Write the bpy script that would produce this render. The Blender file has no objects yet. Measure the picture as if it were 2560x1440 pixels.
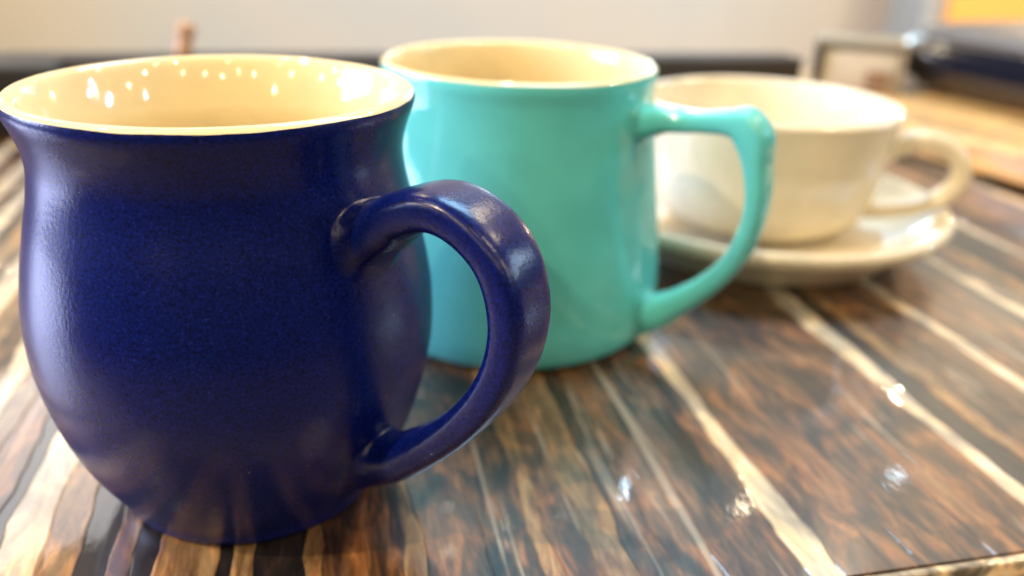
import bpy, bmesh, math, random
from math import sin, cos, pi, radians
from mathutils import Vector, Matrix, noise

S = bpy.context.scene
COL = S.collection
random.seed(7)

# ------------------------------------------------------------------ camera
F_PX, PITCH, ROLL, CAM_H = 2154.9, 0.4114, 0.0360, 0.1359
cam_d = bpy.data.cameras.new("camera")
cam = bpy.data.objects.new("camera", cam_d)
COL.objects.link(cam)
S.camera = cam
cam_d.sensor_width = 36.0
cam_d.lens = 36.0 * F_PX / 2560.0
cam_d.clip_start, cam_d.clip_end = 0.01, 50
fwd = Vector((0, cos(PITCH), -sin(PITCH)))
up0 = Vector((0, sin(PITCH), cos(PITCH)))
right = Vector((1, 0, 0)) * cos(ROLL) + up0 * sin(ROLL)
upv = up0 * cos(ROLL) - Vector((1, 0, 0)) * sin(ROLL)
m = Matrix((right, upv, -fwd)).transposed().to_4x4()
m.translation = (0, 0, CAM_H)
cam.matrix_world = m
cam_d.dof.use_dof = True
cam_d.dof.focus_distance = 0.163
cam_d.dof.aperture_fstop = 7.4

S.render.engine = 'CYCLES'
S.view_settings.view_transform = 'Standard'
S.view_settings.look = 'None'
S.view_settings.exposure = 0.42
S.view_settings.gamma = 1.0

# ------------------------------------------------------------------ room light
W = bpy.data.worlds.new("World")
S.world = W
W.use_nodes = True
bg = W.node_tree.nodes["Background"]
bg.inputs[0].default_value = (1.0, 0.86, 0.70, 1)
bg.inputs[1].default_value = 0.05

WARM = (1.0, 0.78, 0.51)
COOL = (0.62, 0.83, 1.0)


def lamp(x, y, z, power, color=WARM, r=0.015):
    d = bpy.data.lights.new("ceiling_or_fill_lamp", 'POINT')  # ceiling lights, and added fills with no source in view
    d.energy, d.color, d.shadow_soft_size = power, color, r
    o = bpy.data.objects.new("ceiling_or_fill_lamp", d)
    o.location = (x, y, z)
    COL.objects.link(o)


def panel(loc, target, sx, sy, power, color):
    d = bpy.data.lights.new("light_panel", 'AREA')
    d.shape, d.size, d.size_y, d.energy, d.color = 'RECTANGLE', sx, sy, power, color
    o = bpy.data.objects.new("light_panel", d)
    o.location = loc
    o.rotation_euler = (Vector(target) - Vector(loc)).to_track_quat('-Z', 'Y').to_euler()
    COL.objects.link(o)


for a in ((0.13, 2.26, 1.7, 2.0), (-0.08, 2.42, 1.7, 1.2), (0.81, 2.41, 1.7, .5),
          (1.30, 0.80, 1.45, 24), (0.95, 1.30, 1.65, 18), (-1.2, 0.7, 1.8, 8),
          (1.5, -1.5, 1.3, 7), (0.95, -1.8, 1.2, 6), (0.5, -1.9, 1.1, 7), (0.05, -2.0, 1.25, 6), (-0.4, -2.1, 1.2, 7), (-0.9, -1.9, 0.8, 6), (-1.3, -1.5, 1.0, 6),
          (0.1, -1.0, 1.8, 10), (1.0, -0.6, 1.9, 26), (2.1, -0.6, 1.3, 16), (2.6, -0.2, 1.0, 10), (-0.9, -1.25, 1.45, 20), (-1.25, -0.50, 1.75, 120), (-2.0, -0.35, 1.1, 35), (-2.0, -0.9, 0.9, 10),
          (1.1, -0.3, 1.5, 12),
          (-2.4, 0.3, 1.3, 30), (-1.7, 2.2, .5, 17), (1.4, 2.2, .5, 17), (-1.2, 2.7, 2.7, 36), (1.5, 2.7, 2.7, 36)):  # lamps near the wall are added unseen washes to brighten it
    lamp(*a)
for a in ((0.39, 2.49, 1.7, 1.0), (1.42, 2.62, 1.7, .25), (0.82, 3.3, 1.7, 1.5), (1.25, 3.2, 1.7, 1), (3.3, 0.6, 0.9, 14), (2.3, -0.6, 0.8, 6), (-2.6, -0.4, 0.8, 12), (2.9, 1.2, 1.2, 16), (3.1, 1.5, 0.9, 14), (2.7, 0.7, 0.7, 12), (-0.9, 0.1, 1.7, 4), (-0.7, 0.3, 1.75, 4)):
    lamp(*a, color=COOL)
panel((0.30, 1.40, 1.95), (0.05, 0.25, 0), 1.0, 0.55, 34, (0.40, 0.70, 1.0))
panel((0.60, 3.45, 0.85), (0.05, 0.27, 0.08), 1.1, 0.75, 4.5, (0.35, 0.72, 1.0))
panel((0.50, 3.40, 0.72), (0.05, 0.27, 0.08), 0.32, 0.10, 1.6, (0.85, 0.95, 1.0))
panel((-1.65, 2.35, 1.62), (0, 0.25, 0), 0.9, 0.6, 5, (0.92, 0.93, 1.0))
panel((-2.0, 0.35, 0.55), (0, 0.25, 0.05), 1.0, 0.9, 52, (0.60, 0.66, 1.0))
panel((3.0, 1.2, 1.0), (0.1, 0.3, 0.05), 0.35, 0.35, 5, (0.60, 0.80, 1.0))

# ------------------------------------------------------------------ helpers


def tag(o, label=None, cat=None, kind=None, group=None):
    if label: o["label"] = label
    if cat: o["category"] = cat
    if kind: o["kind"] = kind
    if group: o["group"] = group
    return o


def empty(name, loc, label, cat, group=None):
    o = bpy.data.objects.new(name, None)
    o.empty_display_size = 0.01
    o.location = loc
    COL.objects.link(o)
    return tag(o, label, cat, group=group)


def mesh_obj(name, verts, faces, mat, parent=None, smooth=True):
    me = bpy.data.meshes.new(name)
    me.from_pydata([tuple(v) for v in verts], [], faces)
    me.update()
    bm = bmesh.new()
    bm.from_mesh(me)
    bmesh.ops.recalc_face_normals(bm, faces=bm.faces)
    bm.to_mesh(me)
    bm.free()
    if smooth:
        me.polygons.foreach_set("use_smooth", [True] * len(me.polygons))
    me.materials.append(mat)
    o = bpy.data.objects.new(name, me)
    COL.objects.link(o)
    if parent: o.parent = parent
    return o


def catmull(P, n=10):
    P = [Vector(p) for p in P]
    out = []
    for i in range(len(P) - 1):
        p1, p2 = P[i], P[i + 1]
        p0 = P[i - 1] if i else p1 * 2 - p2
        p3 = P[i + 2] if i + 2 < len(P) else p2 * 2 - p1
        # centripetal-like: limit tangents by the chord
        L = (p2 - p1).length
        t1 = (p2 - p0).normalized() * L if (p2 - p0).length > 1e-9 else (p2 - p1)
        t2 = (p3 - p1).normalized() * L if (p3 - p1).length > 1e-9 else (p2 - p1)
        for k in range(n):
            t = k / n
            out.append(p1 * (2 * t**3 - 3 * t**2 + 1) + t1 * (t**3 - 2 * t**2 + t) + p2 * (-2 * t**3 + 3 * t**2) + t2 * (t**3 - t**2))
    out.append(P[-1])
    return out


class Profile:
    def __init__(self, pts, n=10):
        self.p = catmull([(r, z, 0) for r, z in pts], n)
        self.s = [0.0]
        for a, b in zip(self.p, self.p[1:]):
            self.s.append(self.s[-1] + (b - a).length)
        self.L = self.s[-1]

    def at(self, s):
        s = min(max(s, 0), self.L)
        lo, hi = 0, len(self.s) - 1
        while hi - lo > 1:
            mid = (lo + hi) // 2
            if self.s[mid] <= s: lo = mid
            else: hi = mid
        t = (s - self.s[lo]) / max(1e-9, self.s[hi] - self.s[lo])
        return self.p[lo].lerp(self.p[hi], t)

    def s_of_max(self, zmin):
        """arc length of the outermost point above zmin"""
        best = max((i for i in range(len(self.p)) if self.p[i].y > zmin), key=lambda i: self.p[i].x)
        return self.s[best]


def lathe_piece(name, prof, s0, s1, mat, parent, rings=90, segs=144, wob0=None, wob1=None):
    """surface of revolution between two arc lengths; wob(theta) shifts an end"""
    V, Fc = [], []
    for j in range(segs):
        th = 2 * pi * j / segs
        a = s0 + (wob0(th) if wob0 else 0)
        b = s1 + (wob1(th) if wob1 else 0)
        for i in range(rings + 1):
            p = prof.at(a + (b - a) * i / rings)
            r = max(p.x, 1e-5)
            V.append((r * cos(th), r * sin(th), p.y))
    R = rings + 1
    for j in range(segs):
        k = (j + 1) % segs
        for i in range(rings):
            Fc.append((j * R + i, k * R + i, k * R + i + 1, j * R + i + 1))
    return mesh_obj(name, V, Fc, mat, parent)


def sweep(name, path, az, mat, parent, prof, fil0, fil1, nsec=40, n=9):
    """strap handle along a path of (rho, z, thickness, width, squareness) in mm in the plane through the axis at
    azimuth az; both ends run into the wall of the body (profile prof) with a rounded fillet (fil = upper, lower, side in mm)"""
    P = catmull([(a[0], a[1], 0) for a in path], n)
    A = catmull([(a[2], a[3], a[4]) for a in path], n)
    er, et, ez = Vector((cos(az), sin(az), 0)), Vector((-sin(az), cos(az), 0)), Vector((0, 0, 1))

    def surf_r(z):
        best = 0.0
        for p, q in zip(prof.p, prof.p[1:]):
            if (p.y - z) * (q.y - z) <= 0 and p.y != q.y:
                t = (z - p.y) / (q.y - p.y)
                best = max(best, p.x + (q.x - p.x) * t)
        return best

    rings = []
    for i, (p, a) in enumerate(zip(P, A)):
        q0, q1 = P[max(i - 1, 0)], P[min(i + 1, len(P) - 1)]
        t = (q1 - q0).normalized()
        nn = Vector((-t.y, t.x, 0))
        c = er * p.x + ez * p.y
        Nn = er * nn.x + ez * nn.y
        e = 2.0 / a.z
        ring = []
        for k in range(nsec):
            u = 2 * pi * k / nsec
            cu, su = cos(u), sin(u)
            x = math.copysign(abs(cu) ** e, cu) * a.x * .5
            y = math.copysign(abs(su) ** e, su) * a.y * .5
            ring.append((c + Nn * x + et * y) * 0.001)
        rings.append(ring)

    def fillet(ring, d, fil):
        """rings from the section down to the wall"""
        cen = sum(ring, Vector()) / len(ring)
        base = []
        for p in ring:
            s0 = 0.0
            while s0 < .03:
                w = p + d * s0
                if math.hypot(w.x, w.y) <= surf_r(w.z): break
                s0 += .0002
            base.append(p + d * s0)
        bc = sum(base, Vector()) / len(base)
        outs = [[] for _ in range(9)]
        for p, w in zip(ring, base):
            off = w - bc
            rad = Vector((w.x, w.y, 0)).normalized()
            dzr = (surf_r(w.z + .001) - surf_r(w.z - .001)) / .002
            nrm = (rad - ez * dzr).normalized()
            tan = off - nrm * off.dot(nrm)
            tan.normalize()
            f = 0.001 * ((fil[0] if tan.z > 0 else fil[1]) * abs(tan.z) + fil[2] * (1 - abs(tan.z)))
            e = w + tan * f
            r = surf_r(e.z) - .00012
            h = math.hypot(e.x, e.y)
            e = Vector((e.x / h * r, e.y / h * r, e.z))
            L = (e - p).length * 1.25
            for k in range(1, 10):
                t = k / 9
                outs[k - 1].append(p * (2 * t**3 - 3 * t**2 + 1) + d * L * (t**3 - 2 * t**2 + t) + e * (-2 * t**3 + 3 * t**2) + tan * L * (t**3 - t**2))
        return outs

    d0 = (P[0] - P[1]).normalized()
    d1 = (P[-1] - P[-2]).normalized()
    top = fillet(rings[0], er * d0.x + ez * d0.y, fil0)
    bot = fillet(rings[-1], er * d1.x + ez * d1.y, fil1)
    rings = top[::-1] + rings + bot
    V = [v for r in rings for v in r]
    Fc = []
    for i in range(len(rings) - 1):
        for k in range(nsec):
            l = (k + 1) % nsec
            Fc.append((i * nsec + k, i * nsec + l, (i + 1) * nsec + l, (i + 1) * nsec + k))
    return mesh_obj(name, V, Fc, mat, parent)


def box_mesh(name, x0, x1, y0, y1, z0, z1, mat, parent=None, bevel=0.001, seg=3, rotz=0, loc=(0, 0, 0)):
    bm = bmesh.new()
    bmesh.ops.create_cube(bm, size=1)
    for v in bm.verts:
        v.co = Vector(((x0 + x1) / 2 + v.co.x * (x1 - x0), (y0 + y1) / 2 + v.co.y * (y1 - y0), (z0 + z1) / 2 + v.co.z * (z1 - z0)))
    if bevel:
        bmesh.ops.bevel(bm, geom=bm.edges[:], offset=bevel, segments=seg, profile=.5, affect='EDGES')
    me = bpy.data.meshes.new(name)
    bm.to_mesh(me)
    bm.free()
    me.materials.append(mat)
    if bevel:
        me.polygons.foreach_set("use_smooth", [True] * len(me.polygons))
    o = bpy.data.objects.new(name, me)
    COL.objects.link(o)
    if parent: o.parent = parent
    o.rotation_euler.z = rotz
    o.location = loc
    return o


# ------------------------------------------------------------------ materials
def new_mat(name):
    mt = bpy.data.materials.new(name)
    mt.use_nodes = True
    nt = mt.node_tree
    return mt, nt, nt.nodes["Principled BSDF"]


def N(nt, typ, **kw):
    n = nt.nodes.new(typ)
    for k, v in kw.items():
        setattr(n, k, v)
    return n


def noise_node(nt, scale, detail=3, rough=.5, vec=None, scl=None):
    n = N(nt, 'ShaderNodeTexNoise')
    n.inputs['Scale'].default_value = scale
    n.inputs['Detail'].default_value = detail
    n.inputs['Roughness'].default_value = rough
    tc = N(nt, 'ShaderNodeTexCoord')
    mp = N(nt, 'ShaderNodeMapping')
    if scl: mp.inputs['Scale'].default_value = scl
    nt.links.new(tc.outputs[vec or 'Object'], mp.inputs[0])
    nt.links.new(mp.outputs[0], n.inputs[0])
    return n


def ramp(nt, src, stops):
    r = N(nt, 'ShaderNodeValToRGB')
    el = r.color_ramp.elements
    el[0].position, el[0].color = stops[0][0], (*stops[0][1], 1)
    el[1].position, el[1].color = stops[1][0], (*stops[1][1], 1)
    for p, c in stops[2:]:
        e = el.new(p)
        e.color = (*c, 1)
    nt.links.new(src, r.inputs[0])
    return r


def bump(nt, src, strength, dist, bsdf, coat=False):
    b = N(nt, 'ShaderNodeBump')
    b.inputs['Strength'].default_value = strength
    b.inputs['Distance'].default_value = dist
    nt.links.new(src, b.inputs['Height'])
    nt.links.new(b.outputs[0], bsdf.inputs['Normal'])
    if coat: nt.links.new(b.outputs[0], bsdf.inputs['Coat Normal'])
    return b


def glaze(name, col, rough, var=0.08, ior=1.5, bump_s=0.04):
    mt, nt, b = new_mat(name)
    n = noise_node(nt, 60, 4)
    lo = tuple(c * (1 - var) for c in col)
    hi = tuple(min(1, c * (1 + var)) for c in col)
    r = ramp(nt, n.outputs['Fac'], [(0.3, lo), (0.7, hi)])
    nt.links.new(r.outputs[0], b.inputs['Base Color'])
    b.inputs['Roughness'].default_value = rough
    b.inputs['IOR'].default_value = ior
    n2 = noise_node(nt, 90, 1)
    bump(nt, n2.outputs['Fac'], bump_s, 0.002, b)
    return mt


M_CREAM = glaze("cream_glaze", (0.75, 0.62, 0.36), 0.07)
M_CREAM2 = glaze("pale_cream_glaze", (0.72, 0.64, 0.48), 0.07)
M_TEAL = glaze("turquoise_glaze", (0.105, 0.52, 0.51), 0.05, var=.06)


def navy():
    mt, nt, b = new_mat("navy_satin_glaze")
    n = noise_node(nt, 1600, 2, .6)
    n2 = noise_node(nt, 40, 4, .6)
    r = ramp(nt, n.outputs['Fac'], [(0.30, (0.0006, 0.002, 0.030)), (0.46, (0.001, 0.0055, 0.080)), (0.66, (0.002, 0.009, 0.125)), (0.80, (0.028, 0.020, 0.17))])
    nt.links.new(r.outputs[0], b.inputs['Base Color'])
    rr = N(nt, 'ShaderNodeMapRange')
    rr.inputs['To Min'].default_value = .22
    rr.inputs['To Max'].default_value = .30
    nt.links.new(n2.outputs['Fac'], rr.inputs['Value'])
    nt.links.new(rr.outputs[0], b.inputs['Roughness'])
    b.inputs['IOR'].default_value = 1.42
    n3 = noise_node(nt, 1100, 2, .5)
    bump(nt, n3.outputs['Fac'], 0.13, 0.0004, b)
    return mt


M_NAVY = navy()


def wood_strip(name, stops, scale=(300, 44, 300), rough=.45, coat=1.0, det=10, blot=.14, smear=0.0, warp=1.1):
    mt, nt, b = new_mat(name)
    n = noise_node(nt, 1.0, det, .70, scl=scale)
    n.inputs['Distortion'].default_value = warp
    oi = N(nt, 'ShaderNodeObjectInfo')
    # per-plank offset of the grain
    mp = [x for x in nt.nodes if x.type == 'MAPPING'][0]
    vm = N(nt, 'ShaderNodeVectorMath', operation='SCALE')
    cb = N(nt, 'ShaderNodeCombineXYZ')
    for i in range(3): nt.links.new(oi.outputs['Random'], cb.inputs[i])
    nt.links.new(cb.outputs[0], vm.inputs[0])
    vm.inputs['Scale'].default_value = 37
    nt.links.new(vm.outputs[0], mp.inputs['Location'])
    r = ramp(nt, n.outputs['Fac'], stops)
    # broad tone change along the plank
    n2 = noise_node(nt, 1.0, 3, .5, scl=(75, 30, 75))
    mx = N(nt, 'ShaderNodeMix', data_type='RGBA', blend_type='MULTIPLY')
    r2 = ramp(nt, n2.outputs['Fac'], [(0.34, (blot, blot * .97, blot * .97)), (0.50, (.5 + blot * .5, .48 + blot * .5, .46 + blot * .5)), (0.57, (1.18, .96, .74)), (0.68, (1.1, 1.1, 1.08))])
    mx.inputs[0].default_value = 1
    nt.links.new(r.outputs[0], mx.inputs[6])
    nt.links.new(r2.outputs[0], mx.inputs[7])
    n2.inputs['Distortion'].default_value = 1.5
    out = mx.outputs[2]
    if smear:
        # broken whitish smears lying along the grain
        n4 = noise_node(nt, 1.0, 4, .6, scl=(150, 8, 150))
        n4.inputs['Distortion'].default_value = .7
        r4 = ramp(nt, n4.outputs['Fac'], [(.60, (0, 0, 0)), (.68, (smear, smear, smear))])
        m4 = N(nt, 'ShaderNodeMix', data_type='RGBA')
        nt.links.new(r4.outputs[0], m4.inputs[0])
        nt.links.new(out, m4.inputs[6])
        m4.inputs[7].default_value = (.50, .42, .31, 1)
        out = m4.outputs[2]
    nt.links.new(out, b.inputs['Base Color'])
    b.inputs['Roughness'].default_value = rough
    b.inputs['Coat Weight'].default_value = coat
    b.inputs['Coat Roughness'].default_value = .035
    b.inputs['Coat IOR'].default_value = 1.5
    n3 = noise_node(nt, 1.0, 3, .5, scl=(260, 90, 260))
    bump(nt, n3.outputs['Fac'], 0.04, 0.0012, b, coat=True)
    return mt


M_DARK = wood_strip("dark_weathered_wood", [(0.32, (.007, .004, .003)), (0.45, (.050, .024, .010)), (0.56, (.165, .075, .025)), (.72, (.24, .15, .085))], smear=.5)
M_BROWN = wood_strip("brown_weathered_wood", [(0.30, (.016, .008, .004)), (0.45, (.110, .048, .016)), (0.60, (.230, .110, .040)), (.75, (.33, .21, .11))], smear=.5)
M_TAN = wood_strip("tan_weathered_wood", [(0.30, (0.0375, 0.021, 0.009)), (0.44, (0.18, 0.09375, 0.03375)), (0.60, (0.345, 0.2175, 0.09)), (.75, (0.42, 0.315, 0.1725))], blot=.5)
M_PALE = wood_strip("bleached_wood_and_glare", [(0.24, (0.20, 0.14, 0.08)), (0.36, (0.50, 0.41, 0.28)), (0.60, (0.66, 0.59, 0.45)), (.75, (0.72, 0.67, 0.55))], blot=.45)
M_BLACK = wood_strip("black_groove_wood", [(0.30, (0.0042, 0.0035, 0.0028)), (0.50, (0.0126, 0.0084, 0.0063)), (0.66, (0.035, 0.0245, 0.0154)), (.78, (0.098, 0.07, 0.042))])


def plain(name, col, rough=.5, coat=0, var=.12, sc=30):
    mt, nt, b = new_mat(name)
    n = noise_node(nt, sc, 4)
    r = ramp(nt, n.outputs['Fac'], [(0.3, tuple(c * (1 - var) for c in col)), (0.7, tuple(min(1, c * (1 + var)) for c in col))])
    nt.links.new(r.outputs[0], b.inputs['Base Color'])
    b.inputs['Roughness'].default_value = rough
    b.inputs['Coat Weight'].default_value = coat
    return mt


# ------------------------------------------------------------------ the setting
mt, nt, b = new_mat("plaster_with_shading")
n = noise_node(nt, 0.9, 2, .5)
r = ramp(nt, n.outputs['Fac'], [(0.36, (.63, .66, .65)), (0.62, (.74, .69, .60))])  # cool and warm mottling paints soft shading into the wall colour
nt.links.new(r.outputs[0], b.inputs['Base Color'])
b.inputs['Roughness'].default_value = .8
M_WALL = mt
wall = box_mesh("wall", -6, 6, 3.6, 3.75, -0.75, 3.0, M_WALL, bevel=0)
tag(wall, "beige plaster wall with soft painted shading behind the table", "wall", kind="structure")
floor = box_mesh("floor", -6, 6, -4, 3.6, -0.80, -0.752, plain("floor_tiles", (.16, .12, .09), .5, sc=3), bevel=0)
tag(floor, "dark brown floor below the table", "floor", kind="structure")

# table: v runs along the grain (away), u across it
GU = Vector((0.9731, 0.2304, 0))
GV = Vector((-0.2304, 0.9731, 0))
T_ROT = math.atan2(0.2304, 0.9731)
V0, V1 = 0.1325, 0.80
U0, U1 = -0.62, 0.78
table = empty("wooden_table", (0, 0, 0), "glossy rustic wooden table of dark and bleached planks under all the cups", "table")
table.rotation_euler.z = T_ROT


def edge_fn(u0, amp, seed):
    def f(v):
        w = amp * (noise.noise(Vector((seed, v * 11, 0))) * .8 + 0.6 * noise.noise(Vector((seed + 9.1, v * 40, 3))) + .4 * noise.noise(Vector((seed + 2.7, v * 120, 5))))
        return u0 + w
    return f


# (left edge u in mm, tone of the plank to the right of it)
D, B_, T_, P_, K = M_DARK, M_BROWN, M_TAN, M_PALE, M_BLACK
known = [(-160, P_), (-152, D), (-146, P_), (-139, K), (-134, T_), (-126, D), (-121, P_), (-112, T_), (-106, D), (-99, P_), (-93, T_), (-86, B_), (-79.5, K), (-75, P_), (-66, T_), (-57, K), (-50.5, B_), (-46, K), (-39.5, T_), (-27.6, K), (-25.4, T_), (-19.5, K),  # some pale planks at far left paint window glare into the wood tone
         (-7.4, T_), (-4.2, B_), (6, D), (14.6, T_), (18, B_), (32, D), (45, T_), (49.5, B_), (57.5, T_), (66, D), (74, B_), (86, D), (104.8, P_), (111, B_), (131, D), (152, B_), (172.5, P_), (179, K), (187, T_), (193.5, D),
         (206, B_), (217, P_), (222, D), (238, B_), (252, K), (262, P_), (267, D), (279, T_), (286, K), (298, B_), (310, P_), (315, D)]
us = [k for k in known]
u = 330
while u < U1 * 1000:
    w = random.uniform(5, 20)
    us.append((u, random.choice([D, D, B_, K, P_, T_]) if w > 9 else random.choice([P_, T_, K])))
    u += w
left = []
u = -160
while u > U0 * 1000:
    w = random.uniform(5, 18)
    u -= w
    left.append((u, random.choice([D, B_, K, D]) if w > 9 else random.choice([P_, T_])))
us = left[::-1] + us
edges = []
for i, (uu, mm) in enumerate(us):
    edges.append(edge_fn(uu / 1000, 0.0026, i * 3.37))
edges.append(edge_fn(U1, 0.0, 999))
vs = []
v = V0
while v < V1:
    vs.append(v)
    v += 0.004 if v < 0.32 else (0.008 if v < .5 else 0.02)
vs.append(V1)
for i, (uu, mm) in enumerate(us):
    e0, e1 = edges[i], edges[i + 1]
    dz = random.uniform(-.0001, 0.0) if mm is not K else -.0002
    Vv, Fc = [], []
    for v in vs:
        a, c = e0(v), e1(v)
        if c - a < .0012: c = a + .0012
        g = min(.0003, (c - a) * .2)
        for x, z in ((a, -.018), (a, dz - .00006), (a + g, dz), (c - g, dz), (c, dz - .00006), (c, -.018)):
            Vv.append((x, v, z))
    for j in range(len(vs) - 1):
        for k in range(5):
            Fc.append((j * 6 + k, j * 6 + k + 1, j * 6 + k + 7, j * 6 + k + 6))
    Fc.append((0, 1, 2, 3, 4, 5))
    n0 = (len(vs) - 1) * 6
    Fc.append(tuple(n0 + k for k in range(6)))
    mesh_obj("plank", Vv, Fc, mm, table, smooth=False)
M_EDGE_GLINT = wood_strip("painted_edge_highlight", [(0.2, (.45, .34, .2)), (0.5, (.7, .58, .4)), (0.7, (.78, .68, .5)), (.8, (.8, .72, .55))], scale=(30, 300, 300))
box_mesh("edge_highlight_strip", U0, U1, V0 - .0028, V0 - .0003, -.020, -.0002, M_EDGE_GLINT, table, bevel=.0008)  # pale strip added to paint the highlight of the bevelled front edge
box_mesh("apron", U0, U1, V0 - .0015, V0 + .02, -.07, -.0205, M_BLACK, table, bevel=.001)
for x in (U0 + .06, U1 - .06):
    for y in (V0 + .06, V1 - .05):
        box_mesh("leg", x - .03, x + .03, y - .03, y + .03, -.75, -.0205, M_BLACK, table, bevel=.002)
rail = box_mesh("back_rail", -.60, .362, .60, .63, .0006, .042, plain("rail_paint", (.026, .021, .019), .7), bevel=.002)
rail.rotation_euler.z = T_ROT
tag(rail, "low dark brown rail across the table behind the mugs", "rail")

# ------------------------------------------------------------------ mugs


def wob(amp, seed):
    return lambda th: amp * (noise.noise(Vector((cos(th) * 1.5, sin(th) * 1.5, seed))) + .4 * noise.noise(Vector((cos(th) * 6, sin(th) * 6, seed + 4))))


AZ = radians(-31)
# navy mug
navy_mug = empty("navy_mug", (-0.0653, 0.1879, 0), "round bellied navy blue mug with cream inside, nearest on the table", "mug")
P1 = Profile([(0, .0016), (.020, .0016), (.0270, .0014), (.0285, .0002), (.0302, 0), (.0314, .0008), (.0326, .004), (.0362, .010), (.0402, .018), (.0435, .028), (.0457, .039), (.0461, .046), (.0458, .054), (.0445, .062), (.0425, .071), (.0405, .079),
              (.0396, .085), (.0399, .0890), (.0410, .0930), (.0422, .0962), (.0425, .0977), (.0420, .0990), (.0408, .0996), (.0396, .0990), (.0386, .0970), (.0372, .0925), (.0360, .087), (.0362, .082), (.0378, .075), (.0400, .066), (.0416, .056), (.0420, .046), (.0410, .036), (.0380, .025), (.033, .016), (.025, .010), (.012, .0075), (0, .007)])
sb = P1.s_of_max(.09) + .0012
wb = wob(.0005, 2.0)
lathe_piece("body", P1, 0, sb, M_NAVY, navy_mug, rings=110, wob1=wb)
lathe_piece("lining", P1, sb, P1.L, M_CREAM, navy_mug, rings=110, wob0=wb)
sweep("handle", [(47.0, 77.6, 11.2, 17.0, 2.6), (51.5, 80.9, 9.4, 16.6, 3.0), (60, 84.0, 8.2, 16.2, 3.6), (68, 82.3, 7.8, 15.8, 3.8), (74.8, 76.6, 7.8, 15.4, 3.8), (78.0, 67.2, 7.8, 15, 3.8), (77.2, 57.5, 7.8, 14.4, 3.8), (73.2, 48, 7.8, 13.8, 3.6), (66.2, 38.3, 7.9, 13.2, 3.3),
                 (57.5, 29.4, 8.4, 13.2, 2.9), (51, 24.2, 9.8, 14.0, 2.5)], AZ, M_NAVY, navy_mug, P1, (2.5, 5, 3), (4.5, 2, 3))

# turquoise mug
teal_mug = empty("turquoise_mug", (-0.0002, 0.2913, 0), "straight sided glossy turquoise mug with cream inside, behind the navy mug", "mug")
P2 = Profile([(0, .0022), (.030, .0022), (.0410, .0018), (.0425, .0003), (.0445, 0), (.0468, .0004), (.0496, .0019), (.0514, .0048), (.0525, .010), (.0524, .020), (.0514, .032), (.0498, .045), (.0482, .058), (.0466, .070), (.0456, .079), (.0453, .085), (.0456, .0882), (.0454, .0902), (.0446, .0914), (.0436, .0914), (.0427, .0902), (.0420, .086), (.0422, .078),
              (.0436, .066), (.0454, .050), (.0472, .032), (.0476, .018), (.0465, .011), (.042, .0075), (.02, .006), (0, .0058)])
sb = P2.s_of_max(.084) + .0021
wb = wob(.0004, 7.0)
lathe_piece("body", P2, 0, sb, M_TEAL, teal_mug, rings=100, wob1=wb)
lathe_piece("lining", P2, sb, P2.L, M_CREAM, teal_mug, rings=90, wob0=wb)
sweep("handle", [(51, 78.6, 9.4, 14.6, 2.8), (55, 79.4, 7.6, 14.2, 3), (60, 79.7, 6.6, 14, 3.2), (66, 80.4, 6.2, 14, 3.2), (73, 81.3, 7.2, 14, 3.2), (78.0, 81.0, 10.5, 14, 3.2), (81.4, 77.2, 10.5, 14, 3.2), (83.3, 70, 7.6, 13.6, 3.0), (84.8, 61.5, 6.6, 13.2, 3), (84.6, 53, 6.4, 12.8, 3), (82.2, 43.5, 6.6, 12.4, 3), (77.5, 34.5, 7, 12, 2.8),
                 (70.5, 26.3, 7.8, 12, 2.6), (63, 19.6, 9.4, 12.4, 2.5), (58.5, 16.0, 11.6, 13, 2.4)], AZ, M_TEAL, teal_mug, P2, (2.0, 5, 2.5), (5, 2.0, 2.5))

# white saucer and cup
CX, CY = 0.1110, 0.3832
saucer = empty("cream_saucer", (CX, CY, 0), "shallow cream saucer under the white cup", "saucer")
P3 = Profile([(0, .0030), (.050, .0030), (.0570, .0026), (.0585, .0004), (.0605, 0), (.0625, .0008), (.0660, .0038), (.0720, .0088), (.0780, .0132), (.0818, .0162), (.0832, .0184), (.0833, .0202), (.0824, .0216), (.0806, .0218), (.0785, .0206), (.0720, .0158), (.0620, .0108), (.0500, .0086), (.0420, .0080), (.0370, .0078), (0, .0076)])
lathe_piece("dish", P3, P3.s_of_max(.017), P3.L, M_CREAM2, saucer, rings=70)
lathe_piece("underside", P3, 0, P3.s_of_max(.017), M_CREAM2, saucer, rings=50)
cup = empty("white_cup", (CX, CY, 0.008), "wide cream white cup with loop handle standing on a saucer", "cup")
P4 = Profile([(0, .0018), (.026, .0018), (.0300, .0002), (.0325, 0), (.0345, .0010), (.0400, .0040), (.0450, .0082), (.0480, .0135), (.0497, .020), (.0515, .029), (.0530, .038), (.0542, .046), (.0552, .0520), (.0558, .0545), (.0554, .0560), (.0544, .0564), (.0533, .0556), (.0520, .050), (.0505, .040), (.0485, .027), (.0460, .016), (.041, .0098), (.030, .0068), (0, .006)])
sb = P4.s_of_max(.05)
lathe_piece("body", P4, 0, sb, M_CREAM2, cup, rings=80)
lathe_piece("lining", P4, sb, P4.L, M_CREAM2, cup, rings=80)
sweep("handle", [(57, 40.2, 9.4, 11, 2.4), (63.5, 43.2, 8.2, 10.5, 2.4), (71, 43.0, 8.0, 10.5, 2.4), (77.8, 40.0, 8.0, 10.5, 2.4), (82.5, 34.5, 8, 10.5, 2.4), (84, 28, 8, 10.5, 2.4), (81, 21.5, 8, 10.5, 2.4), (74.5, 16.5, 7.6, 10.2, 2.4), (65, 13.2, 7.4, 10, 2.4), (56, 11.3, 8, 10.5, 2.3)], radians(-12), M_CREAM2, cup, P4, (3, 4, 2.5), (3, 2, 2.5))

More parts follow.
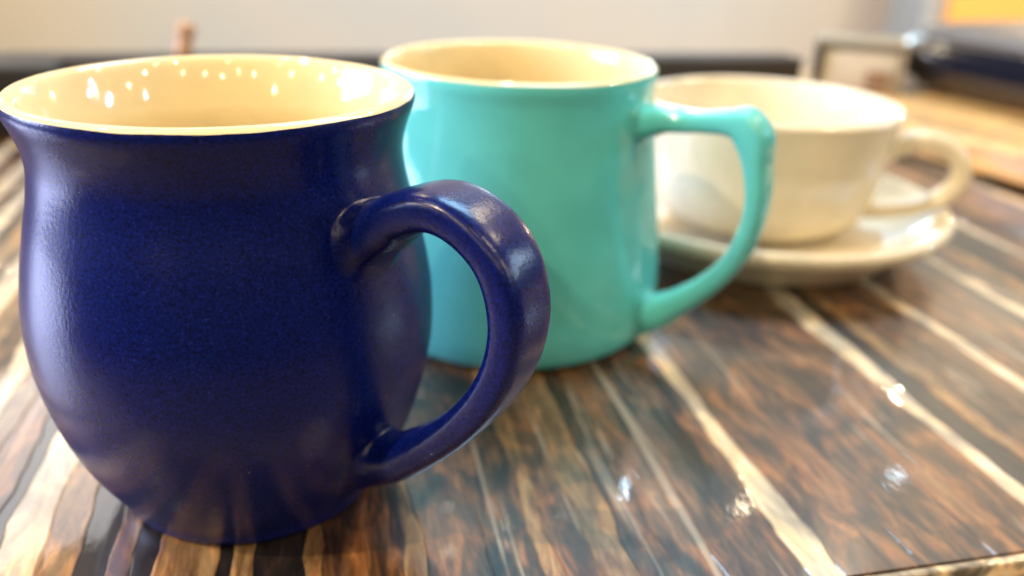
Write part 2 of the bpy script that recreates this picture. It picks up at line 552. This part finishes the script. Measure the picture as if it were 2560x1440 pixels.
# ------------------------------------------------------------------ things behind, right
M_BOARD = wood_strip("honey_wood", [(0.3, (.36, .20, .06)), (0.45, (.56, .35, .12)), (0.6, (.68, .46, .19)), (.75, (.74, .55, .29))], scale=(120, 9, 120), coat=.4, blot=.7)
B_ANG = radians(27.5)
board = empty("serving_board", (0.252, 0.536, 0), "honey coloured board of long wooden planks at the right", "board")
board.rotation_euler.z = B_ANG
for i in range(6):
    x = .0005 + i * .050
    box_mesh("plank", x, x + .0488, -.42, .20, .0205 - .017, .0205 + random.uniform(-.0006, .0006), M_BOARD, board, bevel=.0018)
for y in (-.3, .1):
    box_mesh("batten", .03, .28, y, y + .04, .0004, .0034, M_BLACK, board, bevel=0)

# black case on the board
M_GLOSS = plain("black_gloss", (.006, .007, .014), .08, 1.0)
case = empty("black_case", (.310, .640, .0217), "black glossy rounded case lying on the wooden board at the right", "case")
case.rotation_euler.z = radians(24)


def rounded_slab(name, x0, x1, y0, y1, rad, prof, mat, parent, n=12):
    """stack of rounded rectangles: prof = (inset, z)"""
    Vv, Fc, cnt = [], [], None
    for ins, z in prof:
        ring = []
        r = max(rad - ins, .002)
        for cx, cy, a0 in ((x1 - rad, y1 - rad, 0), (x0 + rad, y1 - rad, pi / 2), (x0 + rad, y0 + rad, pi), (x1 - rad, y0 + rad, 1.5 * pi)):
            for k in range(n + 1):
                a = a0 + pi / 2 * k / n
                ring.append((cx + r * cos(a), cy + r * sin(a), z))
        cnt = len(ring)
        Vv += ring
    for j in range(len(prof) - 1):
        for k in range(cnt):
            l = (k + 1) % cnt
            Fc.append((j * cnt + k, j * cnt + l, (j + 1) * cnt + l, (j + 1) * cnt + k))
    Fc.append(tuple(range(cnt)))
    Fc.append(tuple(range((len(prof) - 1) * cnt, len(prof) * cnt)))
    return mesh_obj(name, Vv, Fc, mat, parent)


rounded_slab("case_body", -.008, .30, -.32, .095, .085, [(.034, 0), (.016, .003), (.005, .010), (0, .018), (.002, .026), (.009, .034), (.016, .038)], M_GLOSS, case, n=20)
rounded_slab("lid", -.008, .30, -.32, .095, .085, [(.0165, .0383), (.0165, .0395), (.024, .0430), (.036, .0455), (.050, .0465)], plain("grey_wall_reflection", (.085, .072, .064), .5, .0), case, n=20)  # grey of the lid paints the wall's reflection into its colour

# napkin box with a dark frame
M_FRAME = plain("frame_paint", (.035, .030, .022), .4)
M_NAPK = plain("paper_white", (.48, .44, .34), .8)
nb = empty("napkin_box", (.250, .652, .0215), "small dark framed box of white napkins behind the white cup", "napkin box")
nb.rotation_euler.z = radians(-17)
box_mesh("frame_side", -.032, -.0265, 0, .045, 0, .032, M_FRAME, nb)
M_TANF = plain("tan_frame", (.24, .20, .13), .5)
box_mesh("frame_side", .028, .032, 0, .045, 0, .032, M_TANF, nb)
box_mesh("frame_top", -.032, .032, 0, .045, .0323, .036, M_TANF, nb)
for i in range(6):
    box_mesh("napkin", -.0255 + random.uniform(0, .002), .0270, .004 + i * .0062, .0092 + i * .0062, .0005, .031 - random.uniform(0, .004), M_NAPK, nb, bevel=.0008)
box_mesh("label_patch", .006, .022, .0005, .003, .004, .015, plain("brown_card", (.22, .13, .07), .7), nb, bevel=.0005)

# dark block and orange peg on the left
M_CHAR = plain("charcoal", (.008, .008, .009), .5)
blk = box_mesh("black_box", -.34, -.152, .568, .598, .0005, .0425, M_CHAR, bevel=.003, rotz=T_ROT)
tag(blk, "low black box in front of the dark rail at the far left", "box")
peg = empty("orange_peg", (-0.2215, 0.577, .0423), "small orange wooden peg standing on the dark back rail", "peg")
peg.rotation_euler = (0, radians(14), 0)
PP = Profile([(r_ * .66, z_ * .66) for r_, z_ in ((0, 0), (.007, 0), (.0085, .001), (.0082, .010), (.0070, .016), (.0075, .020), (.0090, .025), (.0086, .030), (.005, .0335), (0, .0345))])
M_PEG = plain("orange_wood", (.44, .26, .14), .5)
lathe_piece("peg_body", PP, 0, PP.L * .62, M_PEG, peg, rings=24, segs=32)
lathe_piece("knob", PP, PP.L * .62, PP.L, M_PEG, peg, rings=20, segs=32)

# column and orange panel at the wall
colm = box_mesh("pillar", 1.33, 1.60, 3.0, 3.3, -.752, 3.0, plain("grey_blue_paint", (.42, .47, .50), .6), bevel=.01)
tag(colm, "pale blue grey pillar left of the orange screen", "pillar")
mt, nt, b = new_mat("lit_orange")
b.inputs['Base Color'].default_value = (.75, .36, .07, 1)
b.inputs['Roughness'].default_value = .6
b.inputs['Emission Color'].default_value = (1.0, .42, .10, 1)
b.inputs['Emission Strength'].default_value = .35
pn = empty("orange_screen", (1.385, 2.94, -.752), "glowing orange screen at the top right corner", "screen")
box_mesh("lit_sheet", 0, 1.2, 0, .03, .02, 1.5, mt, pn, bevel=.004)
box_mesh("base", -.0, 1.2, -.06, .09, 0, .018, M_CHAR, pn, bevel=.002)
